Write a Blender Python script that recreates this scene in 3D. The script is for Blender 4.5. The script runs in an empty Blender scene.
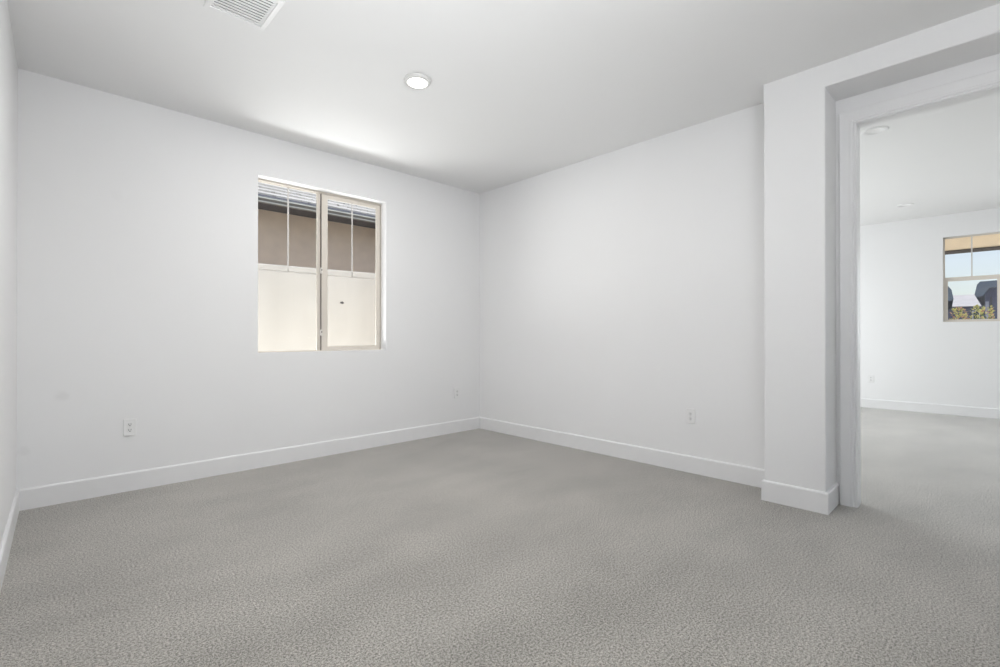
import bpy, bmesh, math, random
from mathutils import Vector, Matrix

C = bpy.context.scene.collection
SC = bpy.context.scene
PI = math.pi

# ---------------------------------------------------------------- camera
f_px = 480.0
yaw, pitch = 0.7660, 0.0035
cam_d = bpy.data.cameras.new('camera')
cam_d.sensor_fit = 'HORIZONTAL'
cam_d.sensor_width = 36.0
cam_d.lens = 36.0 * f_px / 1000.0
cam_d.clip_start = 0.02
cam_d.clip_end = 400
cam = bpy.data.objects.new('camera', cam_d)
C.objects.link(cam)
cam.location = (-3.7199, -4.2094, 1.0855)
cam.rotation_mode = 'XYZ'
cam.rotation_euler = (PI / 2 + pitch, math.radians(0.0), -yaw)
SC.camera = cam

# ---------------------------------------------------------------- world, sun, daylight, exposure
SC.view_settings.view_transform = 'Standard'
SC.view_settings.look = 'None'
SC.view_settings.gamma = 1.0
SC.view_settings.use_curve_mapping = False
SC.view_settings.exposure = 0.0

world = bpy.data.worlds.new('world')
SC.world = world
world.use_nodes = True
wn = world.node_tree.nodes
wl = world.node_tree.links
bg = wn['Background']
sky = wn.new('ShaderNodeTexSky')
sky.sky_type = 'NISHITA'
sky.sun_disc = False
sky.sun_elevation = math.radians(58)
sky.sun_rotation = math.radians(180)
sky.air_density = 1.0
sky.dust_density = 1.2
sky.ozone_density = 1.2
hsv = wn.new('ShaderNodeHueSaturation')
hsv.inputs['Saturation'].default_value = 0.55
hsv.inputs['Hue'].default_value = 0.515
wl.new(sky.outputs[0], hsv.inputs['Color'])
wl.new(hsv.outputs[0], bg.inputs[0])
SKY_STRENGTH = 0.185
bg.inputs[1].default_value = SKY_STRENGTH

sun_d = bpy.data.lights.new('sun', 'SUN')
sun_d.energy = 2.5
sun_d.angle = math.radians(0.6)
sun_d.color = (1.0, 0.975, 0.945)
sun = bpy.data.objects.new('sun', sun_d)
C.objects.link(sun)
el, az = math.radians(58), math.radians(42)
sdir = Vector((math.sin(az) * math.cos(el), math.cos(az) * math.cos(el), -math.sin(el)))
sun.rotation_mode = 'QUATERNION'
sun.rotation_quaternion = sdir.to_track_quat('-Z', 'Y')


def area(name, loc, direction, sx, sy, power, color=(1, 1, 1)):
    d = bpy.data.lights.new(name, 'AREA')
    d.shape = 'RECTANGLE'
    d.size, d.size_y = sx, sy
    d.energy = power
    d.color = color
    o = bpy.data.objects.new(name, d)
    C.objects.link(o)
    o.location = loc
    o.rotation_mode = 'QUATERNION'
    o.rotation_quaternion = Vector(direction).to_track_quat('-Z', 'Y')
    return o


# lamps added outside the side room's unseen windows, standing in for daylight
area('side_room_window_fill', (5.6, -6.1, 1.5), (-1, 0, -0.3), 1.7, 1.7, 60, (0.93, 0.965, 1.0))
area('side_room_garden_daylight', (2.8, -0.70, 1.4), (0, -1, -0.35), 3.8, 2.2, 42, (0.95, 0.975, 1.0))
area('side_room_up_fill', (2.8, -0.70, 0.6), (0, -1, 0.6), 3.8, 1.0, 54, (0.97, 0.985, 1.0))  # added up-light to brighten the side room ceiling
area('side_room_down_fill', (2.8, -0.60, 2.0), (0, -0.6, -1.0), 3.8, 1.0, 28, (0.95, 0.975, 1.0))  # added down-light to brighten the side room floor
# lamp hidden below the sill of window_1, added in place of garden wall bounce
area('side_yard_fill', (-1.83, 1.42, 0.45), (0, -1, 0.05), 5.0, 0.8, 185, (0.985, 0.99, 1.0))
# unseen fill lamps added behind the camera, aimed up at the ceiling
area('ceiling_fill', (-3.3, -4.8, 1.7), (0.1, 0.9, 1.0), 0.5, 0.5, 27, (0.965, 0.985, 1.0))
fill2 = area('ceiling_fill_narrow', (-3.6, -4.55, 1.4), (0.5, 1.0, 0.75), 0.4, 0.4, 8, (0.965, 0.985, 1.0))
fill2.data.spread = math.radians(70)
area('ceiling_fill_low', (-2.5, -4.9, 1.45), (0.25, 0.55, 1.0), 0.7, 0.7, 11, (0.965, 0.985, 1.0))


# ---------------------------------------------------------------- helpers
def tag(o, label=None, cat=None, group=None, kind=None):
    if label: o['label'] = label
    if cat: o['category'] = cat
    if group: o['group'] = group
    if kind: o['kind'] = kind
    return o


def empty(name, loc, rotz=0.0):
    o = bpy.data.objects.new(name, None)
    o.empty_display_size = 0.1
    C.objects.link(o)
    o.location = loc
    o.rotation_euler = (0, 0, rotz)
    return o


def mesh_obj(name, bm, mat, parent=None, smooth=False, kind=None):
    """link a bmesh as one object; mat may be a list"""
    bmesh.ops.recalc_face_normals(bm, faces=bm.faces) 
    me = bpy.data.meshes.new(name)
    bm.to_mesh(me)
    bm.free()
    for m in (mat if isinstance(mat, (list, tuple)) else [mat]):
        me.materials.append(m)
    if smooth:
        for p in me.polygons: p.use_smooth = True
    o = bpy.data.objects.new(name, me)
    C.objects.link(o)
    if parent is not None:
        o.parent = parent
    if kind: o['kind'] = kind
    return o


def box(bm, x0, x1, y0, y1, z0, z1, mi=0):
    vs = [bm.verts.new((x, y, z)) for x in (x0, x1) for y in (y0, y1) for z in (z0, z1)]
    idx = [(0, 1, 3, 2), (4, 6, 7, 5), (0, 4, 5, 1), (2, 3, 7, 6), (0, 2, 6, 4), (1, 5, 7, 3)]
    fs = [bm.faces.new([vs[i] for i in f]) for f in idx]
    for f in fs: f.material_index = mi
    return vs, fs


def bevel(bm, w, seg=2):
    bmesh.ops.bevel(bm, geom=list(bm.edges), offset=w, offset_type='OFFSET', segments=seg, affect='EDGES', profile=0.5, clamp_overlap=True)
    return bm


def bbox(x0, x1, y0, y1, z0, z1, w=0.002, seg=2):
    bm = bmesh.new()
    box(bm, x0, x1, y0, y1, z0, z1)
    bmesh.ops.recalc_face_normals(bm, faces=bm.faces)
    bevel(bm, w, seg)
    return bm


def slab(us, vs, holes, to3d, t0, t1):
    """a slab in (u,v) with rectangular holes, thickness t0..t1; to3d(u,v,t)->xyz"""
    us = sorted(set([us[0], us[1]] + [h[0] for h in holes] + [h[1] for h in holes]))
    vs = sorted(set([vs[0], vs[1]] + [h[2] for h in holes] + [h[3] for h in holes]))
    bm = bmesh.new()
    cache = {}

    def V(i, j, t):
        k = (i, j, t)
        if k not in cache: cache[k] = bm.verts.new(to3d(us[i], vs[j], t))
        return cache[k]

    def solid(i, j):
        if i < 0 or j < 0 or i >= len(us) - 1 or j >= len(vs) - 1: return False
        cu, cv = (us[i] + us[i + 1]) / 2, (vs[j] + vs[j + 1]) / 2
        return not any(h[0] < cu < h[1] and h[2] < cv < h[3] for h in holes)

    for i in range(len(us) - 1):
        for j in range(len(vs) - 1):
            if not solid(i, j): continue
            for t in (t0, t1):
                bm.faces.new([V(i, j, t), V(i + 1, j, t), V(i + 1, j + 1, t), V(i, j + 1, t)])
            for (di, dj, a, b) in ((-1, 0, (i, j), (i, j + 1)), (1, 0, (i + 1, j), (i + 1, j + 1)),
                                   (0, -1, (i, j), (i + 1, j)), (0, 1, (i, j + 1), (i + 1, j + 1))):
                if not solid(i + di, j + dj):
                    bm.faces.new([V(*a, t0), V(*b, t0), V(*b, t1), V(*a, t1)])
    return bm


def sweep(profile, path, closed=False):
    """profile: list of (a, b); path: list of (origin, A, B) frames; skins between them"""
    bm = bmesh.new()
    rings = []
    for o, A, B in path:
        o, A, B = Vector(o), Vector(A), Vector(B)
        rings.append([bm.verts.new(o + A * a + B * b) for a, b in profile])
    n = len(profile)
    for k in range(len(rings) - 1):
        for i in range(n):
            bm.faces.new([rings[k][i], rings[k][(i + 1) % n], rings[k + 1][(i + 1) % n], rings[k + 1][i]])
    if closed:
        for i in range(n):
            bm.faces.new([rings[-1][i], rings[-1][(i + 1) % n], rings[0][(i + 1) % n], rings[0][i]])
    else:
        bm.faces.new(rings[0])
        bm.faces.new(rings[-1])
    return bm


def lathe(bm, prof, seg=48, center=(0, 0, 0), closed=False, mi=0):
    """prof: list of (r, z)"""
    rings = []
    for r, z in prof:
        if r < 1e-6:
            rings.append([bm.verts.new((center[0], center[1], center[2] + z))])
        else:
            rings.append([bm.verts.new((center[0] + r * math.cos(2 * PI * i / seg), center[1] + r * math.sin(2 * PI * i / seg), center[2] + z)) for i in range(seg)])
    pairs = list(zip(rings[:-1], rings[1:]))
    if closed: pairs.append((rings[-1], rings[0]))
    for a, b in pairs:
        for i in range(seg):
            j = (i + 1) % seg
            if len(a) == 1 and len(b) == 1: continue
            if len(a) == 1: f = bm.faces.new([a[0], b[i], b[j]])
            elif len(b) == 1: f = bm.faces.new([a[i], a[j], b[0]])
            else: f = bm.faces.new([a[i], a[j], b[j], b[i]])
            f.material_index = mi
    return bm


# ---------------------------------------------------------------- materials
def new_mat(name):
    m = bpy.data.materials.new(name)
    m.use_nodes = True
    nt = m.node_tree
    return m, nt, nt.nodes['Principled BSDF']


def obj_coords(nt):
    tc = nt.nodes.new('ShaderNodeTexCoord')
    return tc.outputs['Object']


def noise(nt, vec, scale, detail=2.0, rough=0.5):
    n = nt.nodes.new('ShaderNodeTexNoise')
    n.inputs['Scale'].default_value = scale
    n.inputs['Detail'].default_value = detail
    n.inputs['Roughness'].default_value = rough
    nt.links.new(vec, n.inputs['Vector'])
    return n.outputs['Fac']


def ramp(nt, fac, stops):
    r = nt.nodes.new('ShaderNodeValToRGB')
    el_ = r.color_ramp.elements
    while len(el_) < len(stops): el_.new(0.5)
    for e, (p, c) in zip(el_, stops):
        e.position = p
        e.color = (*c, 1)
    nt.links.new(fac, r.inputs[0])
    return r.outputs[0]


def mixc(nt, fac, a, b, mode='MIX'):
    m = nt.nodes.new('ShaderNodeMix')
    m.data_type = 'RGBA'
    m.blend_type = mode
    for s, v in ((m.inputs[0], fac), (m.inputs[6], a), (m.inputs[7], b)):
        if hasattr(v, 'is_linked') or isinstance(v, bpy.types.NodeSocket): nt.links.new(v, s)
        elif isinstance(v, (int, float)): s.default_value = v
        else: s.default_value = (*v, 1)
    return m.outputs[2]


def math_n(nt, op, a, b=None, clamp=False):
    m = nt.nodes.new('ShaderNodeMath')
    m.operation = op
    m.use_clamp = clamp
    for s, v in zip(m.inputs, (a, b)):
        if v is None: continue
        if isinstance(v, bpy.types.NodeSocket): nt.links.new(v, s)
        else: s.default_value = v
    return m.outputs[0]


def bump(nt, h, strength, dist, bs):
    b = nt.nodes.new('ShaderNodeBump')
    b.inputs['Strength'].default_value = strength
    b.inputs['Distance'].default_value = dist
    nt.links.new(h, b.inputs['Height'])
    nt.links.new(b.outputs[0], bs.inputs['Normal'])


def plain(name, col, rough=0.5, metal=0.0, var=0.04, scale=6.0, bstr=0.0, bscale=200, spec=0.5):
    m, nt, bs = new_mat(name)
    v = obj_coords(nt)
    f = noise(nt, v, scale, 3)
    c = ramp(nt, f, [(0.3, tuple(x * (1 - var) for x in col)), (0.7, tuple(min(1, x * (1 + var)) for x in col))])
    nt.links.new(c, bs.inputs['Base Color'])
    bs.inputs['Roughness'].default_value = rough
    bs.inputs['Metallic'].default_value = metal
    bs.inputs['Specular IOR Level'].default_value = spec
    if bstr: bump(nt, noise(nt, v, bscale, 2), bstr, 0.002, bs)
    return m


def wall_paint(name, col, smudges=()):
    m, nt, bs = new_mat(name)
    v = obj_coords(nt)
    f = noise(nt, v, 1.3, 4)
    c = ramp(nt, f, [(0.3, tuple(x * 0.99 for x in col)), (0.7, col)])
    for (p, r, s) in smudges:                       # scuffs on the paint
        d = nt.nodes.new('ShaderNodeVectorMath'); d.operation = 'DISTANCE'
        nt.links.new(v, d.inputs[0]); d.inputs[1].default_value = p
        n2 = noise(nt, v, 25, 2)
        dd = math_n(nt, 'ADD', d.outputs['Value'], math_n(nt, 'MULTIPLY', math_n(nt, 'SUBTRACT', n2, 0.5), r))
        mr = nt.nodes.new('ShaderNodeMapRange'); mr.interpolation_type = 'SMOOTHSTEP'
        nt.links.new(dd, mr.inputs[0])
        mr.inputs[1].default_value = r * 0.3; mr.inputs[2].default_value = r
        mr.inputs[3].default_value = s; mr.inputs[4].default_value = 0
        c = mixc(nt, mr.outputs[0], c, (0.42, 0.41, 0.40))
    nt.links.new(c, bs.inputs['Base Color'])
    bs.inputs['Roughness'].default_value = 0.62
    bs.inputs['Specular IOR Level'].default_value = 0.25
    bump(nt, noise(nt, v, 170, 3), 0.12, 0.0012, bs)
    return m


WALLC = (0.86, 0.86, 0.865)
M = {}
M['wall'] = wall_paint('white_wall_paint', WALLC)
M['wall_back'] = wall_paint('white_wall_paint_scuffed', WALLC,
                            [((-3.61, 0, 0.69), 0.045, 0.10), ((-3.78, 0, 0.36), 0.04, 0.09), ((-3.335, 0, 2.05), 0.05, 0.03)])
M['ceiling'] = wall_paint('ceiling_paint', (0.86, 0.86, 0.86))
M['trim'] = plain('white_semi_gloss_trim', (0.84, 0.84, 0.845), 0.32, var=0.01)
M['plate'] = plain('white_plastic_plate', (0.84, 0.84, 0.84), 0.35, var=0.01)
M['slot'] = plain('dark_socket_slot', (0.02, 0.02, 0.02), 0.7)
M['slot_soft'] = plain('grey_socket_slot', (0.16, 0.16, 0.155), 0.6)
M['vinyl'] = plain('almond_vinyl_frame', (0.72, 0.67, 0.60), 0.4, var=0.02)
M['gasket'] = plain('dark_gasket', (0.20, 0.17, 0.145), 0.6)
M['muntin'] = plain('pale_muntin_bar', (0.66, 0.64, 0.61), 0.4, var=0.02)
M['latch'] = plain('white_latch_plastic', (0.80, 0.77, 0.72), 0.3)
M['vent'] = plain('white_enamel_vent', (0.84, 0.84, 0.84), 0.35, var=0.01)
M['housing'] = plain('light_grey_lamp_housing', (0.68, 0.675, 0.66), 0.5)
M['duct'] = plain('dark_duct_inside', (0.12, 0.12, 0.12), 0.9)
M['fence'] = plain('cream_painted_block', (0.61, 0.61, 0.605), 0.85, var=0.025, scale=3, bstr=0.3, bscale=60)
M['stucco'] = plain('tan_stucco', (0.88, 0.75, 0.62), 0.9, var=0.05, bstr=0.5, bscale=120)
M['porch'] = plain('warm_tan_stucco', (0.92, 0.74, 0.50), 0.9, var=0.03, bstr=0.4, bscale=120)
M['brown'] = plain('dark_brown_beam_shade', (0.10, 0.08, 0.06), 0.8)  # dark colour holds the shade on the porch beam's underside
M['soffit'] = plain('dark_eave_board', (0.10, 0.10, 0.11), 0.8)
M['gutter_pale'] = plain('pale_gutter_bead', (0.55, 0.57, 0.55), 0.5)
M['gutter'] = plain('grey_gutter_metal', (0.24, 0.25, 0.25), 0.4, var=0.03)
M['tile_shade'] = plain('slate_under_tile_shade', (0.14, 0.15, 0.19), 0.5)  # blue-dark colour holds the shadow under the roof tiles
M['slate_wall'] = plain('slate_blue_stucco', (0.12, 0.13, 0.19), 0.9, var=0.08)
M['slate_roof'] = plain('dark_slate_roof', (0.09, 0.115, 0.15), 0.8, var=0.1, scale=3)
M['pale_roof'] = plain('pale_grey_roof_tile', (0.56, 0.54, 0.54), 0.9, var=0.06, scale=2)
M['pale_board'] = plain('pale_blue_grey_board', (0.36, 0.38, 0.46), 0.7)
M['house_glass'] = plain('dark_house_glazing', (0.03, 0.05, 0.08), 0.15)
M['white_frame'] = plain('white_house_window_frame', (0.6, 0.62, 0.64), 0.5)
M['ground'] = plain('pale_paving_ground', (0.62, 0.59, 0.55), 0.95, var=0.08, scale=40, bstr=0.6, bscale=80)
M['roof_slab'] = plain('roof_slab_stucco', (0.36, 0.31, 0.25), 0.9)
M['leaf_a'] = plain('yellow_green_leaf', (0.62, 0.58, 0.20), 0.6, var=0.3, scale=30)
M['leaf_b'] = plain('dark_green_leaf', (0.12, 0.20, 0.07), 0.6, var=0.3, scale=30)
M['leaf_c'] = plain('coppery_leaf', (0.60, 0.34, 0.24), 0.6, var=0.3, scale=30)
M['bark'] = plain('shrub_bark', (0.16, 0.11, 0.08), 0.9, var=0.2, scale=30)


def carpet_mat():
    m, nt, bs = new_mat('beige_grey_cut_pile_carpet')
    v = obj_coords(nt)
    fine = noise(nt, v, 330, 1, 0.5)
    mid = noise(nt, v, 120, 2, 0.6)
    mix1 = math_n(nt, 'ADD', math_n(nt, 'MULTIPLY', fine, 0.5), math_n(nt, 'MULTIPLY', mid, 0.5))
    c = ramp(nt, mix1, [(0.37, (0.10, 0.094, 0.085)), (0.50, (0.385, 0.366, 0.334)), (0.63, (0.67, 0.64, 0.59))])
    # pile brushed this way and that: broad soft patches
    map_ = nt.nodes.new('ShaderNodeMapping')
    map_.inputs['Rotation'].default_value = (0, 0, math.radians(38))
    map_.inputs['Scale'].default_value = (0.9, 1.6, 1)
    nt.links.new(v, map_.inputs[0])
    broad = noise(nt, map_.outputs[0], 1.5, 3, 0.55)
    bc = ramp(nt, broad, [(0.34, (0.88, 0.88, 0.88)), (0.66, (1.07, 1.07, 1.07))])
    c = mixc(nt, 1.0, c, bc, 'MULTIPLY')
    nt.links.new(c, bs.inputs['Base Color'])
    bs.inputs['Roughness'].default_value = 1.0
    bs.inputs['Specular IOR Level'].default_value = 0.08
    bs.inputs['Sheen Weight'].default_value = 0.6
    bs.inputs['Sheen Roughness'].default_value = 0.35
    bump(nt, mix1, 0.4, 0.008, bs)
    return m


M['carpet'] = carpet_mat()


def glass_mat():
    m = bpy.data.materials.new('clear_window_glass')
    m.use_nodes = True
    nt = m.node_tree
    nt.nodes.clear()
    out = nt.nodes.new('ShaderNodeOutputMaterial')
    tr = nt.nodes.new('ShaderNodeBsdfTransparent')
    tr.inputs[0].default_value = (0.97, 0.98, 0.975, 1)
    gl = nt.nodes.new('ShaderNodeBsdfGlossy')
    gl.inputs['Roughness'].default_value = 0.02
    fr = nt.nodes.new('ShaderNodeFresnel')
    fr.inputs['IOR'].default_value = 1.45
    ge = nt.nodes.new('ShaderNodeNewGeometry')
    inv = math_n(nt, 'SUBTRACT', 1.0, ge.outputs['Backfacing'])
    fac = math_n(nt, 'MULTIPLY', fr.outputs[0], inv)
    mx = nt.nodes.new('ShaderNodeMixShader')
    nt.links.new(fac, mx.inputs[0])
    nt.links.new(tr.outputs[0], mx.inputs[1])
    nt.links.new(gl.outputs[0], mx.inputs[2])
    nt.links.new(mx.outputs[0], out.inputs[0])
    return m


M['glass'] = glass_mat()


def emit_mat(name, col, strength):
    m, nt, bs = new_mat(name)
    v = obj_coords(nt)
    f = noise(nt, v, 8, 1)
    c = ramp(nt, f, [(0.3, tuple(x * 0.99 for x in col)), (0.7, col)])
    nt.links.new(c, bs.inputs['Base Color'])
    nt.links.new(c, bs.inputs['Emission Color'])
    bs.inputs['Emission Strength'].default_value = strength
    return m


M['lens_on'] = emit_mat('lit_lamp_lens', (1.0, 0.985, 0.94), 3.0)
M['lens_dim'] = emit_mat('faint_lamp_lens', (0.9, 0.9, 0.88), 0.8)


def tile_mat():
    m, nt, bs = new_mat('weathered_pale_roof_tile')
    v = obj_coords(nt)
    br = nt.nodes.new('ShaderNodeTexBrick')
    br.offset = 0.5
    br.inputs['Scale'].default_value = 1.0
    br.inputs['Brick Width'].default_value = 0.33
    br.inputs['Row Height'].default_value = 0.34
    br.inputs['Mortar Size'].default_value = 0.004
    br.inputs['Color1'].default_value = (0.60, 0.585, 0.56, 1)
    br.inputs['Color2'].default_value = (0.70, 0.685, 0.66, 1)
    br.inputs['Mortar'].default_value = (0.42, 0.40, 0.39, 1)
    mp = nt.nodes.new('ShaderNodeMapping')
    mp.inputs['Location'].default_value = (0, 0.05, 0)
    nt.links.new(v, mp.inputs[0])
    nt.links.new(mp.outputs[0], br.inputs['Vector'])
    n = noise(nt, v, 9, 5, 0.7)
    st = ramp(nt, n, [(0.60, (1, 1, 1)), (0.66, (0.35, 0.33, 0.32))])
    c = mixc(nt, 1.0, br.outputs['Color'], st, 'MULTIPLY')
    nt.links.new(c, bs.inputs['Base Color'])
    bs.inputs['Roughness'].default_value = 0.9
    return m


M['tile'] = tile_mat()

# ---------------------------------------------------------------- room dimensions (metres)
H = 2.74                # ceiling
XL = -3.815             # left wall at the back corner; it runs very slightly out of square
LSK = 0.024             # metres of x per metre of y
YR = -7.0               # rear wall
XB = -0.269             # face of the thickened doorway wall
YB = -3.135             # where it begins
YO = -3.479             # edge of the deep opening
ZO = 2.60               # its head
YE = -5.45              # other edge of the deep opening
X2 = 5.26               # far wall of the side room
Y2A, Y2B = -0.9, -8.0   # side room extent
W1 = (-2.424, -1.237, 0.940, 2.404)     # window_1 in the back wall: x0,x1,z0,z1
W2 = (-4.240, -3.676, 1.268, 2.432)     # window_2 in the far wall of the side room: y0,y1,z0,z1
DO = (-5.345, -3.573, 0.0, 2.437)        # rough door opening in the right wall: y0,y1,z0,z1
W3 = (-3.5, -1.4, 0.75, 2.35)           # window_3 in the rear wall
W4 = (-6.95, -5.25, 0.65, 2.35)         # window_4 in the far wall of the side room, out of frame
W6 = (0.9, 4.7, 0.06, 2.45)             # window_6 in the side room's garden wall
W5 = (1.3, 3.9, 0.65, 2.35)             # window_5 in the side room's rear wall
VENT = (-3.095, -2.875, -1.722, -1.482)   # duct hole in the ceiling x0,x1,y0,y1
DL = [(1.155, -3.515), (4.215, -3.38)]  # downlights in the side room

# floor, ceiling
bm = bmesh.new(); box(bm, -4.25, X2 + 0.12, Y2B - 0.12, 0.14, -0.12, 0.0)
mesh_obj('floor', bm, M['carpet'], kind='structure')
holes = [VENT] + [(x - 0.058, x + 0.058, y - 0.058, y + 0.058) for x, y in DL]
bm = slab((-4.25, X2 + 0.12), (Y2B - 0.12, 0.14), holes, lambda u, v, t: (u, v, t), H, H + 0.15)
mesh_obj('ceiling', bm, M['ceiling'], kind='structure')
bm = bmesh.new(); box(bm, -4.7, X2 + 0.14, -10.6, 0.45, H + 0.152, H + 0.21)
mesh_obj('roof', bm, M['roof_slab'], kind='structure')  # unseen slab, added and extended rearward to keep sun out of the rooms

# walls
bm = slab((XL - 0.15, X2 + 0.12), (0, H), [W1], lambda u, v, t: (u, t, v), 0.0, 0.14)
for f_ in bm.faces:
    if all(v_.co.y > 0.1 for v_ in f_.verts): f_.material_index = 1
mesh_obj('wall_back', bm, [M['wall_back'], M['roof_slab']], kind='structure')
bm = bmesh.new()
vs, fs = box(bm, 0, 1, YR - 0.12, 0.0, 0, H)
for v_ in bm.verts:
    inner = v_.co.x > 0.5
    v_.co.x = XL + LSK * v_.co.y - (0 if inner else 0.12)
mesh_obj('wall_left', bm, M['wall'], kind='structure')
bm = slab((Y2B, 0.0), (0, H), [DO], lambda u, v, t: (t, u, v), 0.0, 0.09)
mesh_obj('wall_right', bm, M['wall'], kind='structure')
bm = slab((YR, YB), (0, H), [(YE, YO, 0, ZO)], lambda u, v, t: (t, u, v), XB, -0.0005)
bmesh.ops.recalc_face_normals(bm, faces=bm.faces)
es = [e for e in bm.edges if e.calc_length() > 0.2 and all(abs(v_.co.x - XB) < 1e-4 for v_ in e.verts)
      and ((abs(e.verts[0].co.y - YO) < 1e-4 and abs(e.verts[1].co.y - YO) < 1e-4) or
           (abs(e.verts[0].co.y - YB) < 1e-4 and abs(e.verts[1].co.y - YB) < 1e-4)
           or (abs(e.verts[0].co.z - ZO) < 1e-4 and abs(e.verts[1].co.z - ZO) < 1e-4 and abs(sum(v_.co.y for v_ in e.verts) / 2 - (YO + YE) / 2) < 0.5))]
bmesh.ops.bevel(bm, geom=es, offset=0.008, segments=3, affect='EDGES', profile=0.5)
mesh_obj('wall_doorway', bm, M['wall'], kind='structure')
bm = slab((-4.15, 0.0), (0, H), [W3], lambda u, v, t: (u, t, v), YR - 0.12, YR)
mesh_obj('wall_rear', bm, M['wall'], kind='structure')
bm = slab((Y2B - 0.12, 0.0), (0, H), [W2, W4], lambda u, v, t: (t, u, v), X2, X2 + 0.12)
mesh_obj('wall_far', bm, M['wall'], kind='structure')
bm = slab((0.09, X2), (0, H), [W6], lambda u, v, t: (u, t, v), Y2A, Y2A + 0.12)
mesh_obj('wall_side_room', bm, M['wall'], kind='structure')
bm = slab((0.0, X2), (0, H), [W5], lambda u, v, t: (u, t, v), Y2B - 0.12, Y2B)
mesh_obj('wall_side_room_rear', bm, M['wall'], kind='structure')

# baseboards
T, BH = 0.014, 0.132
BP = [(0.0, 0.0), (T, 0.0), (T, BH - 0.010), (T * 0.75, BH - 0.003), (T * 0.4, BH), (0.0, BH)]


def base(name, pts):
    """pts: floor polyline along the wall face; board lies to its left (mitred corners)"""
    path = []
    P = [Vector((p[0], p[1], 0)) for p in pts]
    for i, p in enumerate(P):
        n = []
        if i > 0: d = (P[i] - P[i - 1]).normalized(); n.append(Vector((-d.y, d.x, 0)))
        if i < len(P) - 1: d = (P[i + 1] - P[i]).normalized(); n.append(Vector((-d.y, d.x, 0)))
        if len(n) == 2:
            A = (n[0] + n[1]); A = A / (1 + n[0].dot(n[1]))
        else: A = n[0]
        path.append((p, A, (0, 0, 1)))
    return mesh_obj(name, sweep(BP, path), M['trim'], kind='structure')


xl = lambda y: XL + LSK * y
base('baseboard_left', [(xl(0), 0), (xl(YR), YR)])
base('baseboard_back', [(0 - T, 0), (xl(-T) + T, 0)])
base('baseboard_right', [(0, YB + T), (0, 0)])
base('baseboard_doorway', [(-0.0, YO), (XB, YO), (XB, YB), (-T, YB)])
base('baseboard_doorway_rear', [(XB, YR), (XB, YE), (-T, YE)])
base('baseboard_rear', [(xl(YR) + T, YR), (XB - T, YR)])
base('baseboard_far', [(X2, Y2B + T), (X2, Y2A - T)])
base('baseboard_side_room', [(X2, Y2A), (0.09, Y2A)])
base('baseboard_side_room_wall', [(0.09, Y2A - T), (0.09, -3.4991)])

# ---------------------------------------------------------------- door_1 : cased opening in the right wall
door = tag(empty('door_1', (0.0, (DO[0] + DO[1]) / 2, 0)), kind='structure')
ym = (DO[0] + DO[1]) / 2
hw = (DO[1] - DO[0]) / 2 - 0.018         # clear half width
zh = DO[3] - 0.018                       # clear height
REV, CW = 0.003, 0.088
# across from the inner edge (0) to the outer edge (CW); thickness
CP = [(0, 0), (0, 0.009), (0.004, 0.0125), (0.009, 0.0125), (0.012, 0.009), (0.017, 0.009), (0.021, 0.014), (0.030, 0.0155),
      (0.034, 0.0135), (0.074, 0.0175), (0.080, 0.0185), (0.085, 0.0185), (CW, 0.016), (CW, 0)]


def casing(xf, sgn, name):
    a, b = hw + REV, zh + REV
    path = [((xf, a, 0), (0, 1, 0), (sgn, 0, 0)), ((xf, a, b), (0, 1, 1), (sgn, 0, 0)),
            ((xf, -a, b), (0, -1, 1), (sgn, 0, 0)), ((xf, -a, 0), (0, -1, 0), (sgn, 0, 0))]
    return mesh_obj(name, sweep(CP, path), M['trim'], door)


casing(0.0, -1, 'door_casing')
casing(0.09, 1, 'door_casing')
for s in (1, -1):
    bm = bmesh.new(); box(bm, 0.0, 0.09, min(s * hw, s * (hw + 0.018)), max(s * hw, s * (hw + 0.018)), 0, zh)
    mesh_obj('door_jamb', bm, M['trim'], door)
bm = bmesh.new(); box(bm, 0.0, 0.09, -hw - 0.018, hw + 0.018, zh, zh + 0.018)
mesh_obj('door_head', bm, M['trim'], door)
# door_1 base strip: short board between deep opening return and casing
# ---------------------------------------------------------------- window_1 : horizontal slider
def frame_ring(bm_, a0, a1, b0, b1, wa0, wa1, wb0, wb1, t0, t1, f3):
    """rectangular ring; w** are member widths at low a, high a, low b, high b"""
    o = [(a0, b0), (a1, b0), (a1, b1), (a0, b1)]
    i = [(a0 + wa0, b0 + wb0), (a1 - wa1, b0 + wb0), (a1 - wa1, b1 - wb1), (a0 + wa0, b1 - wb1)]
    V = {}
    for k in range(4):
        for nme, arr in (('o', o), ('i', i)):
            for t in (t0, t1): V[(nme, k, t)] = bm_.verts.new(f3(arr[k][0], arr[k][1], t))
    for k in range(4):
        n_ = (k + 1) % 4
        for t in (t0, t1): bm_.faces.new([V[('o', k, t)], V[('o', n_, t)], V[('i', n_, t)], V[('i', k, t)]])
        for nme in ('o', 'i'): bm_.faces.new([V[(nme, k, t0)], V[(nme, n_, t0)], V[(nme, n_, t1)], V[(nme, k, t1)]])
    return bm_


def pane(name, a0, a1, b0, b1, t0, t1, f3, parent):
    bm_ = bmesh.new()
    vs_ = [bm_.verts.new(f3(a, b, t)) for a in (a0, a1) for b in (b0, b1) for t in (t0, t1)]
    for f_ in [(0, 1, 3, 2), (4, 6, 7, 5), (0, 4, 5, 1), (2, 3, 7, 6), (0, 2, 6, 4), (1, 5, 7, 3)]:
        bm_.faces.new([vs_[k] for k in f_])
    return mesh_obj(name, bm_, M['glass'], parent)


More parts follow.
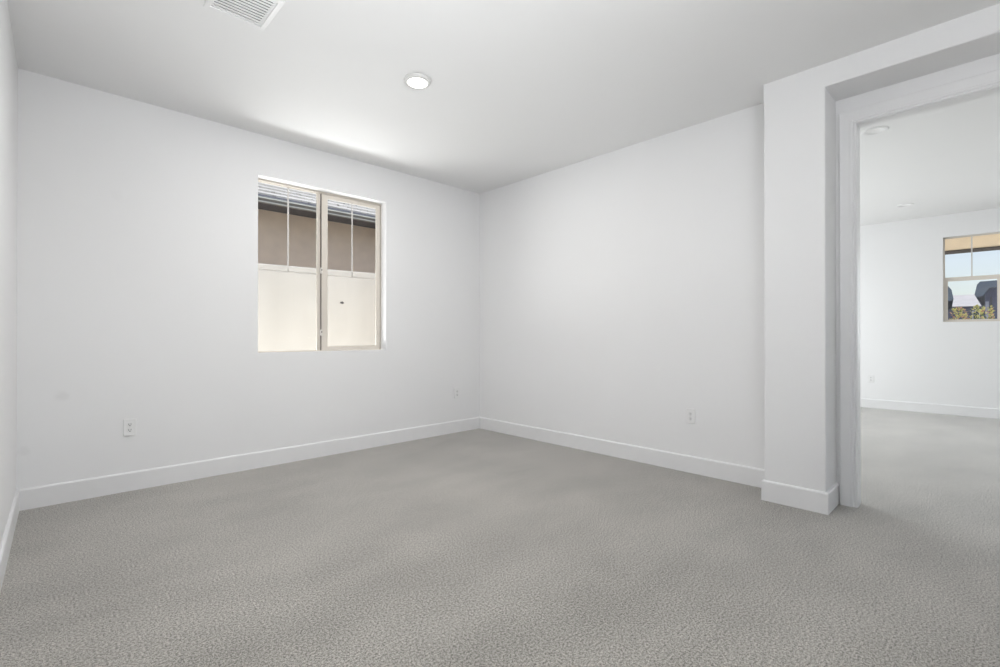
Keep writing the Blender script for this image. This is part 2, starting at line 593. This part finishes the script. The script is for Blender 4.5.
def bar(name, a0, a1, b0, b1, t0, t1, f3, mat, parent, bv=0.0015):
    bm_ = bmesh.new()
    vs_ = [bm_.verts.new(f3(a, b, t)) for a in (a0, a1) for b in (b0, b1) for t in (t0, t1)]
    for f_ in [(0, 1, 3, 2), (4, 6, 7, 5), (0, 4, 5, 1), (2, 3, 7, 6), (0, 2, 6, 4), (1, 5, 7, 3)]:
        bm_.faces.new([vs_[k] for k in f_])
    bmesh.ops.recalc_face_normals(bm_, faces=bm_.faces)
    if bv: bevel(bm_, bv, 1)
    return mesh_obj(name, bm_, mat, parent)


wx, wz = (W1[0] + W1[1]) / 2, W1[2]
w1 = tag(empty('window_1', (wx, 0.10, wz)), kind='structure')
hwid, hh = (W1[1] - W1[0]) / 2, W1[3] - W1[2]
f1 = lambda a, b, t: (a, t, b)
bm = frame_ring(bmesh.new(), -hwid, hwid, 0, hh, 0.018, 0.006, 0.005, 0.016, -0.004, 0.045, f1)
mesh_obj('window_frame', bm, M['vinyl'], w1)
cx = -1.851 - wx            # dark joint between the two lites
# fixed lite on the left (outer track)
fx = tag(empty('fixed_sash', (0, 0.024, 0)))
fx.parent = w1
bm = frame_ring(bmesh.new(), -hwid + 0.018, cx - 0.002, 0.005, hh - 0.016, 0.004, 0.028, 0.003, 0.004, 0, 0.016, f1)
mesh_obj('sash_frame', bm, M['vinyl'], fx)
pane('window_pane', -hwid + 0.022, cx - 0.030, 0.008, hh - 0.018, 0.006, 0.010, f1, fx)
mx = -2.137 - wx
hz = 1.642 - wz
bar('muntin_vertical', mx - 0.007, mx + 0.007, hz, hh - 0.018, 0.001, 0.0055, f1, M['muntin'], fx)
bar('muntin_horizontal', -hwid + 0.022, cx - 0.030, hz - 0.003, hz + 0.009, 0.001, 0.0055, f1, M['muntin'], fx)
# sliding lite on the right (inner track)
sl = empty('sliding_sash', (0, 0, 0)); sl.parent = w1
bm = frame_ring(bmesh.new(), cx + 0.006, hwid - 0.010, 0.008, hh - 0.018, 0.056, 0.042, 0.036, 0.036, 0, 0.018, f1)
bmesh.ops.recalc_face_normals(bm, faces=bm.faces); bevel(bm, 0.002, 1)
mesh_obj('sash_frame', bm, M['vinyl'], sl)
pane('window_pane', cx + 0.062, hwid - 0.052, 0.044, hh - 0.054, 0.007, 0.011, f1, sl)
mx2 = -1.546 - wx
bar('muntin_vertical', mx2 - 0.007, mx2 + 0.007, hz, hh - 0.054, 0.002, 0.0065, f1, M['muntin'], sl)
bar('muntin_horizontal', cx + 0.062, hwid - 0.052, hz - 0.003, hz + 0.009, 0.002, 0.0065, f1, M['muntin'], sl)
bar('gasket', cx + 0.000, cx + 0.006, 0.006, hh - 0.015, 0.006, 0.024, f1, M['gasket'], w1, 0)
bar('gasket', hwid - 0.010, hwid - 0.0065, 0.006, hh - 0.015, -0.001, 0.02, f1, M['gasket'], w1, 0)
for zz in (1.677, 1.109):
    lt = bar('latch', cx - 0.010, cx + 0.010, zz - wz - 0.028, zz - wz + 0.028, -0.010, 0.0, f1, M['latch'], w1, 0.004)
    bar('latch_lever', cx - 0.003, cx + 0.004, zz - wz - 0.002, zz - wz + 0.014, -0.016, -0.008, f1, M['gasket'], lt, 0.001)

# ---------------------------------------------------------------- window_2 : single hung in the side room
wy2, wz2 = (W2[0] + W2[1]) / 2, W2[2]
w2 = tag(empty('window_2', (X2 + 0.06, wy2, wz2)), kind='structure')
f2 = lambda a, b, t: (t, a, b)
hw2, hh2 = (W2[1] - W2[0]) / 2, W2[3] - W2[2]
bm = frame_ring(bmesh.new(), -hw2, hw2, 0, hh2, 0.010, 0.010, 0.012, 0.008, 0, 0.05, f2)
mesh_obj('window_frame', bm, M['vinyl'], w2)
up = empty('upper_sash', (0.026, 0, 0)); up.parent = w2
zm = 1.845 - wz2
bm = frame_ring(bmesh.new(), -hw2 + 0.010, hw2 - 0.010, zm, hh2 - 0.008, 0.006, 0.006, 0.03, 0.006, 0, 0.018, f2)
mesh_obj('sash_frame', bm, M['vinyl'], up)
pane('window_pane', -hw2 + 0.016, hw2 - 0.016, zm + 0.03, hh2 - 0.014, 0.007, 0.011, f2, up)
bar('muntin_vertical', -0.007, 0.007, zm + 0.03, hh2 - 0.014, 0.001, 0.006, f2, M['muntin'], up)
lo = empty('lower_sash', (0.002, 0, 0)); lo.parent = w2
bm = frame_ring(bmesh.new(), -hw2 + 0.010, hw2 - 0.010, 0.012, zm + 0.035, 0.036, 0.036, 0.020, 0.055, 0, 0.02, f2)
mesh_obj('sash_frame', bm, M['vinyl'], lo)
pane('window_pane', -hw2 + 0.046, hw2 - 0.046, 0.032, zm - 0.02, 0.008, 0.012, f2, lo)


def simple_window(name, loc, a, b, f3):
    w = tag(empty(name, loc), kind='structure')
    bm_ = frame_ring(bmesh.new(), -a, a, 0, b, 0.04, 0.04, 0.04, 0.04, 0, 0.05, f3)
    mesh_obj('window_frame', bm_, M['vinyl'], w)
    bar('meeting_stile', -0.02, 0.02, 0.04, b - 0.04, 0.005, 0.045, f3, M['vinyl'], w)
    for s in (-1, 1):
        a0, a1 = sorted((s * 0.02, s * (a - 0.04)))
        pane('window_pane', a0, a1, 0.04, b - 0.04, 0.02, 0.024, f3, w)
    return w


simple_window('window_3', ((W3[0] + W3[1]) / 2, YR - 0.09, W3[2]), (W3[1] - W3[0]) / 2, W3[3] - W3[2], f1)
simple_window('window_4', (X2 + 0.05, (W4[0] + W4[1]) / 2, W4[2]), (W4[1] - W4[0]) / 2, W4[3] - W4[2], f2)
simple_window('window_5', ((W5[0] + W5[1]) / 2, Y2B - 0.09, W5[2]), (W5[1] - W5[0]) / 2, W5[3] - W5[2], f1)

simple_window('window_6', ((W6[0] + W6[1]) / 2, Y2A + 0.04, W6[2]), (W6[1] - W6[0]) / 2, W6[3] - W6[2], f1)

# ---------------------------------------------------------------- wall outlets (duplex); local: wall plane = xz, front = -y
def rounded_rect(bm_, w, h, r, y0, y1, seg=5, mi=0):
    pts = []
    for cxx, czz, a0 in ((w / 2 - r, h / 2 - r, 0), (-w / 2 + r, h / 2 - r, 90), (-w / 2 + r, -h / 2 + r, 180), (w / 2 - r, -h / 2 + r, 270)):
        for k in range(seg + 1):
            a = math.radians(a0 + 90 * k / seg)
            pts.append((cxx + r * math.cos(a), czz + r * math.sin(a)))
    return pts


def prism(bm_, pts, y0, y1, inset=0.0, dz=0.0, dx=0.0):
    A = [bm_.verts.new((x + dx, y0, z + dz)) for x, z in pts]
    cxx = sum(p[0] for p in pts) / len(pts); czz = sum(p[1] for p in pts) / len(pts)
    ax = max(abs(p[0] - cxx) for p in pts); az_ = max(abs(p[1] - czz) for p in pts)
    B = [bm_.verts.new((cxx + (x - cxx) * (1 - inset / ax) + dx, y1, czz + (z - czz) * (1 - inset / az_) + dz)) for x, z in pts]
    n_ = len(pts)
    for i in range(n_): bm_.faces.new([A[i], A[(i + 1) % n_], B[(i + 1) % n_], B[i]])
    bm_.faces.new(A); bm_.faces.new(B)
    return bm_


def make_outlet(loc, rz, label, slot='slot'):
    o = tag(empty('wall_outlet', loc, rz), label, 'outlet', 'white duplex outlets low on the walls')
    b = bmesh.new()
    pl = rounded_rect(b, 0.072, 0.117, 0.005, 0, 0)
    prism(b, pl, -0.0002, -0.0035); prism(b, pl, -0.0035, -0.0065, inset=0.0025)
    mesh_obj('cover_plate', b, M['plate'], o)
    for s in (1, -1):
        b = bmesh.new()
        pts = []
        for k in range(28):                       # round face with flattened top and bottom
            a = 2 * PI * k / 28
            pts.append((0.0172 * math.cos(a), max(-0.0138, min(0.0138, 0.0172 * math.sin(a)))))
        prism(b, pts, -0.006, -0.0085, inset=0.0008, dz=s * 0.0195)
        r = mesh_obj('receptacle', b, M['plate'], o)
        b = bmesh.new()
        for (dx, w, h, dz) in ((-0.0065, 0.0034, 0.0095, 0.003), (0.0065, 0.0034, 0.008, 0.003), (0, 0.006, 0.006, -0.0074)):
            box(b, dx - w / 2, dx + w / 2, -0.0090, -0.0080, s * 0.0195 + dz - h / 2, s * 0.0195 + dz + h / 2)
        sp = mesh_obj('socket_slots', b, M[slot], r)
    b = bmesh.new()
    pts = [(0.003 * math.cos(2 * PI * k / 16), 0.003 * math.sin(2 * PI * k / 16)) for k in range(16)]
    prism(b, pts, -0.006, -0.0078, inset=0.0008)
    mesh_obj('screw', b, M['plate'], o)
    return o


make_outlet((-3.258, 0, 0.443), 0, 'white duplex outlet on the window wall, near the left corner')
make_outlet((-0.342, 0, 0.438), 0, 'white duplex outlet on the window wall, right of the window near the far corner')
make_outlet((0, -2.520, 0.447), -PI / 2, 'white duplex outlet on the blank right wall, above its baseboard')
make_outlet((X2, -2.880, 0.435), -PI / 2, 'white duplex outlet in the side room, below and left of its window')

# ---------------------------------------------------------------- ceiling vent
vt = tag(empty('ceiling_vent', (-2.985, -1.602, H)), 'white square louvered air vent in the ceiling', 'vent')
a, b_ = 0.1430, 0.157
f3c = lambda u, v, t: (u, v, t)
bm = frame_ring(bmesh.new(), -a, a, -b_, b_, 0.025, 0.025, 0.028, 0.028, -0.007, -0.0003, f3c)
bmesh.ops.recalc_face_normals(bm, faces=bm.faces); bevel(bm, 0.003, 2)
mesh_obj('vent_frame', bm, M['vent'], vt)
N = 11
for k in range(N):
    yc = -b_ + 0.028 + (k + 0.5) * (2 * b_ - 0.056) / N
    bm = bmesh.new()
    tl = math.radians(3)
    w, th = 0.0086, 0.0007
    d = Vector((0, math.cos(tl), math.sin(tl))); n = Vector((0, -math.sin(tl), math.cos(tl)))
    c = Vector((0, yc + 0.002, 0.000))
    vs_ = []
    for x in (-a + 0.024, a - 0.024):
        for s1, s2 in ((-1, -1), (1, -1), (1, 1), (-1, 1)):
            vs_.append(bm.verts.new(Vector((x, 0, 0)) + c + d * (s1 * w) + n * (s2 * th)))
    for f_ in [(0, 1, 2, 3), (4, 7, 6, 5), (0, 4, 5, 1), (1, 5, 6, 2), (2, 6, 7, 3), (3, 7, 4, 0)]:
        bm.faces.new([vs_[i] for i in f_])
    mesh_obj('louver', bm, M['vent'], vt)
bm = frame_ring(bmesh.new(), -0.1105, 0.1105, -0.1205, 0.1205, 0.003, 0.003, 0.003, 0.003, 0.012, 0.12, f3c)
box(bm, -0.1105, 0.1105, -0.1205, 0.1205, 0.118, 0.12)
mesh_obj('duct_box', bm, M['duct'], vt)

# ---------------------------------------------------------------- lit disc light on this room's ceiling
dl = tag(empty('ceiling_light', (-1.952, -1.600, H)), 'round lit flush disc light on the ceiling in front of the window', 'ceiling light')
bm = lathe(bmesh.new(), [(0.0, 0.0), (0.086, 0.0), (0.088, -0.004), (0.084, -0.016), (0.078, -0.020), (0.067, -0.0215), (0.064, -0.018), (0.0, -0.018)], 56)
mesh_obj('light_housing', bm, M['housing'], dl, smooth=False)
bm = lathe(bmesh.new(), [(0.0645, -0.0185), (0.061, -0.023), (0.050, -0.0255), (0.03, -0.027), (0.0, -0.0275)], 56)
mesh_obj('lens', bm, M['lens_on'], dl, smooth=True)
ld = bpy.data.lights.new('ceiling_light_glow', 'AREA')
ld.shape = 'DISK'; ld.size = 0.12; ld.energy = 25; ld.color = (1, 0.985, 0.965)
lo_ = bpy.data.objects.new('ceiling_light_glow', ld); C.objects.link(lo_)
lo_.location = (-1.952, -1.600, H - 0.031)

# downlights in the side room
for (x, y), lab in zip(DL, ('recessed ceiling light in the side room, nearest the top of the door casing',
                            'recessed ceiling light in the side room, farther one above its window wall')):
    r_ = tag(empty('recessed_light', (x, y, H)), lab, 'ceiling light', 'recessed lights in the side room ceiling')
    bm = lathe(bmesh.new(), [(0.057, 0.002), (0.062, -0.003), (0.070, -0.0065), (0.086, -0.006), (0.0925, -0.002), (0.093, -0.0003), (0.06, -0.0003)], 48, closed=True)
    mesh_obj('trim_ring', bm, M['vent'], r_, smooth=False)
    bm = lathe(bmesh.new(), [(0.057, 0.0), (0.054, 0.02), (0.048, 0.045), (0.046, 0.045), (0.052, 0.02), (0.0555, 0.0)], 48)
    mesh_obj('baffle', bm, M['vent'], r_, smooth=True)
    bm = lathe(bmesh.new(), [(0.047, 0.042), (0.03, 0.038), (0.0, 0.036)], 48)
    mesh_obj('lens', bm, M['lens_dim'], r_, smooth=True)

# ---------------------------------------------------------------- outside window_1: ground, block wall, house next door
bm = bmesh.new(); box(bm, -60, 120, -60, 80, -0.35, -0.15)
mesh_obj('ground', bm, M['ground'], kind='structure')

bm = bmesh.new(); box(bm, -9, 9, 1.5, 1.68, -0.15, 1.895)
for v_ in bm.verts:
    if v_.co.z > 1: v_.co.z += 0.012 * (v_.co.x + 1.3)
bmesh.ops.recalc_face_normals(bm, faces=bm.faces); bevel(bm, 0.012, 2)
gw = mesh_obj('garden_wall', bm, M['fence'])
tag(gw, 'smooth cream garden wall just outside the window', 'wall')
bm = bmesh.new()
rng = random.Random(4)
for k in range(10):
    a = 2 * PI * k / 10
pts = [(0.030 * math.cos(2 * PI * k / 14) * (1 + 0.25 * rng.uniform(-1, 1)), 0.014 * math.sin(2 * PI * k / 14) * (1 + 0.3 * rng.uniform(-1, 1))) for k in range(14)]
prism(bm, pts, 1.4998, 1.494, inset=0.003, dx=-0.976, dz=1.493)
mk = mesh_obj('chipped_patch', bm, M['soffit'], gw)

hs = tag(empty('neighbouring_house', (0, 3.0, -0.15)), 'neighbouring tan stucco house with grey gutter and pale tile roof behind the garden wall', 'house')
bm = bmesh.new(); box(bm, -9, 9, 0, 0.2, 0, 2.86 + 0.15)
mesh_obj('house_wall', bm, M['stucco'], hs)
EY = -0.60      # eave edge, local y
prof = [(EY, 2.80 + 0.15), (0.02, 2.865 + 0.15), (0.02, 2.905 + 0.15), (EY, 2.84 + 0.15)]
bm = sweep(prof, [((-9.3, 0, 0), (0, 1, 0), (0, 0, 1)), ((9.3, 0, 0), (0, 1, 0), (0, 0, 1))])
mesh_obj('eave_soffit', bm, M['soffit'], hs)
gz = 2.795 + 0.15
gp = [(EY, gz), (EY - 0.05, gz), (EY - 0.062, gz + 0.012), (EY - 0.062, gz + 0.020), (EY - 0.075, gz + 0.030), (EY - 0.09, gz + 0.045), (EY - 0.095, gz + 0.065),
      (EY - 0.088, gz + 0.070), (EY - 0.07, gz + 0.060), (EY, gz + 0.060)]
bm = sweep(gp, [((-9.3, 0, 0), (0, 1, 0), (0, 0, 1)), ((9.3, 0, 0), (0, 1, 0), (0, 0, 1))])
gt = mesh_obj('gutter', bm, M['gutter'], hs)
bm = bmesh.new(); box(bm, -9.3, 9.3, EY - 0.086, EY + 0.02, gz + 0.0705, gz + 0.088)
mesh_obj('under_tile_shade', bm, M['tile_shade'], hs)  # dark strip painting the shadow under the lowest tile course
for (za, zb, yb) in ((0.0, 0.016, 0.066), (0.043, 0.056, 0.101)):
    bm = bmesh.new(); box(bm, -9.3, 9.3, EY - yb, EY - yb + 0.02, gz + za, gz + zb)
    mesh_obj('gutter_bead', bm, M['gutter_pale'], gt)
# tiled roof: overlapping courses, object lies in its own slope plane so the tile joints follow the courses
slope = math.atan(0.42)
rf = empty('roof_slope', (0, 0, 0))
bpy.data.objects.remove(rf)
bm = bmesh.new()
nrow, rl = 16, 0.34
for k in range(nrow):
    y0 = k * rl
    vs_ = [bm.verts.new(p) for p in ((-9.3, y0, 0.010), (9.3, y0, 0.010), (9.3, y0, 0.036), (-9.3, y0, 0.036), (-9.3, y0 + rl + 0.03, -0.012), (9.3, y0 + rl + 0.03, -0.012), (9.3, y0 + rl + 0.03, 0.012), (-9.3, y0 + rl + 0.03, 0.012))]
    for f_ in [(0, 1, 2, 3), (3, 2, 6, 7), (4, 7, 6, 5), (0, 4, 5, 1), (0, 3, 7, 4), (1, 5, 6, 2)]:
        bm.faces.new([vs_[i] for i in f_])
ro = mesh_obj('tile_roof', bm, M['tile'], hs)
ro.location = (0, EY - 0.045, gz + 0.085)
ro.rotation_euler = (slope, 0, 0)

# ---------------------------------------------------------------- outside window_2
pb = tag(empty('porch_beam', (6.0, -4.2, -0.15)), 'tan stucco porch beam across the top of the side room window', 'beam')
bm = bbox(0, 0.36, -5.0, 4.2, 2.49, 2.98, 0.01, 2)
mesh_obj('beam', bm, M['porch'], pb)
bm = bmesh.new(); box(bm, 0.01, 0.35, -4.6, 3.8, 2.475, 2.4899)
mesh_obj('beam_underside_shade', bm, M['brown'], pb)  # dark sheet added to paint the beam's underside in shade
for yy in (-5.0, 3.84):
    bm = bbox(0, 0.36, yy, yy + 0.36, 0, 2.49, 0.01, 2)
    mesh_obj('post', bm, M['porch'], pb)


def house_far(name, label, X, ywall0, ywall1, depth, wallz, roofprof, wm, rm):
    h = tag(empty(name, (X, (ywall0 + ywall1) / 2, -0.15)), label, 'house')
    yc = (ywall0 + ywall1) / 2
    b2 = bmesh.new(); box(b2, 0, depth, ywall0 - yc, ywall1 - yc, 0, wallz + 0.15)
    mesh_obj('house_wall', b2, wm, h)
    pr = [(y - yc, z + 0.15) for y, z in roofprof]
    b2 = sweep(pr, [((-0.5, 0, 0), (0, 1, 0), (0, 0, 1)), ((depth + 0.5, 0, 0), (0, 1, 0), (0, 0, 1))])
    mesh_obj('house_roof', b2, rm, h)
    return h, yc


hr, yc = house_far('slate_house', 'slate blue house with dark overhanging eave, at the right of the side room window', 24, -12, -3.82, 9, 3.05,
                   [(-3.53, 2.72), (-3.60, 3.12), (-3.69, 3.24), (-8, 3.36), (-12.3, 3.24), (-12.3, 2.95), (-8, 3.1), (-3.95, 2.98), (-3.77, 2.66), (-3.62, 2.62)],
                   M['slate_wall'], M['slate_roof'])
bm = bmesh.new(); box(bm, -0.04, 0, -3.93 - yc, -3.83 - yc, 0.1, 2.45 + 0.15); mesh_obj('corner_board', bm, M['pale_board'], hr)
bm = bmesh.new(); box(bm, -0.03, 0, -4.02 - yc, -3.96 - yc, 1.0, 2.62 + 0.15); mesh_obj('shutter', bm, M['soffit'], hr)
hl, yc = house_far('dark_house', 'dark house edge with deep eave at the left of the side room window', 24, -2.66, 6, 9, 2.9,
                   [(-2.88, 2.60), (-2.82, 2.98), (-2.72, 3.14), (2, 3.3), (6.3, 3.2), (6.3, 2.9), (2, 3.0), (-2.62, 2.8), (-2.66, 2.52), (-2.8, 2.52)],
                   M['slate_wall'], M['slate_roof'])
hl.rotation_euler = (0, 0, math.radians(3.2))
hm = tag(empty('pale_roof_house', (45, -2.5, -0.15)), 'distant house with pale grey roof between the two dark houses', 'house')
bm = bmesh.new(); box(bm, 0, 8, -9, 9, 0, 3.3); mesh_obj('house_wall', bm, M['slate_wall'], hm)
bm = bmesh.new()
rv = [(-0.6, -9.6, 3.22), (-0.6, 9.6, 3.42), (8.6, 9.6, 3.3), (8.6, -9.6, 3.3), (4, -9.6, 4.44), (4, 9.6, 4.40)]
vv = [bm.verts.new(p) for p in rv]
for f_ in [(0, 1, 5, 4), (3, 4, 5, 2), (0, 4, 3), (1, 2, 5), (0, 3, 2, 1)]: bm.faces.new([vv[i] for i in f_])
mesh_obj('house_roof', bm, M['pale_roof'], hm)
bm = frame_ring(bmesh.new(), -0.76, -0.38, 2.3, 3.0, 0.05, 0.05, 0.05, 0.05, -0.06, 0.0, f2)
wf = mesh_obj('window', bm, M['white_frame'], hm)
bm = bmesh.new(); box(bm, -0.03, 0.0, -0.71, -0.43, 2.35, 2.95); mesh_obj('pane', bm, M['house_glass'], wf)


def shrub(x, y, h, r, seed, label, n=700, mix=(0.6, 0.25, 0.15)):
    rg = random.Random(seed)
    root = tag(empty('shrub', (x, y, -0.15)), label, 'shrub', 'shrubs outside the side room window')
    b2 = bmesh.new()
    for k in range(n):
        t = rg.random()
        z = h * (0.30 + 0.70 * t)
        rr = r * math.sqrt(rg.random()) * (0.55 + 0.75 * math.sin(PI * min(1, t * 0.85 + 0.15)))
        a = rg.uniform(0, 2 * PI)
        c = Vector((rr * math.cos(a), rr * math.sin(a), z))
        d = Vector((math.cos(a), math.sin(a), rg.uniform(0.1, 1.5))).normalized()
        s = d.cross(Vector((rg.uniform(-1, 1), rg.uniform(-1, 1), rg.uniform(-1, 1)))).normalized()
        nn = d.cross(s)
        L_, Wd = rg.uniform(0.045, 0.085), rg.uniform(0.014, 0.024)
        P = [c, c + d * L_ * 0.45 + s * Wd + nn * 0.006, c + d * L_, c + d * L_ * 0.45 - s * Wd + nn * 0.006]
        q = rg.random()
        mi = 0 if q < mix[0] else (1 if q < mix[0] + mix[1] else 2)
        f_ = bm_f = b2.faces.new([b2.verts.new(p) for p in P]); f_.material_index = mi

    fo = mesh_obj('foliage', b2, [M['leaf_a'], M['leaf_b'], M['leaf_c']], root)
    for k in range(5):
        a = rg.uniform(0, 2 * PI)
        e = Vector((r * 0.6 * math.cos(a), r * 0.6 * math.sin(a), h * rg.uniform(0.75, 0.95)))
        b2 = bmesh.new()
        o0 = Vector((0.02 * math.cos(a), 0.02 * math.sin(a), 0))
        path = []
        ring0 = [b2.verts.new(o0 + Vector((0.010 * math.cos(j * PI / 3), 0.010 * math.sin(j * PI / 3), 0))) for j in range(6)]
        ring1 = [b2.verts.new(e + Vector((0.003 * math.cos(j * PI / 3), 0.003 * math.sin(j * PI / 3), 0))) for j in range(6)]
        for j in range(6): b2.faces.new([ring0[j], ring0[(j + 1) % 6], ring1[(j + 1) % 6], ring1[j]])
        b2.faces.new(ring0); b2.faces.new(ring1)
        mesh_obj('stem', b2, M['bark'], root)
    return root


shrub(12.0, -3.55, 1.86, 0.15, 1, 'yellow and red leaved shrub outside the side room window, leftmost of the row', mix=(0.55, 0.2, 0.25))
shrub(12.9, -3.80, 1.97, 0.07, 2, 'slim pale green shrub outside the side room window, tallest of the row', n=260, mix=(0.75, 0.25, 0.0))
shrub(12.0, -4.02, 1.88, 0.12, 3, 'golden leaved shrub outside the side room window, right of the small distant window', mix=(0.65, 0.2, 0.15))
shrub(12.9, -4.40, 1.95, 0.13, 5, 'green and yellow shrub outside the side room window, rightmost of the row', mix=(0.55, 0.4, 0.05))
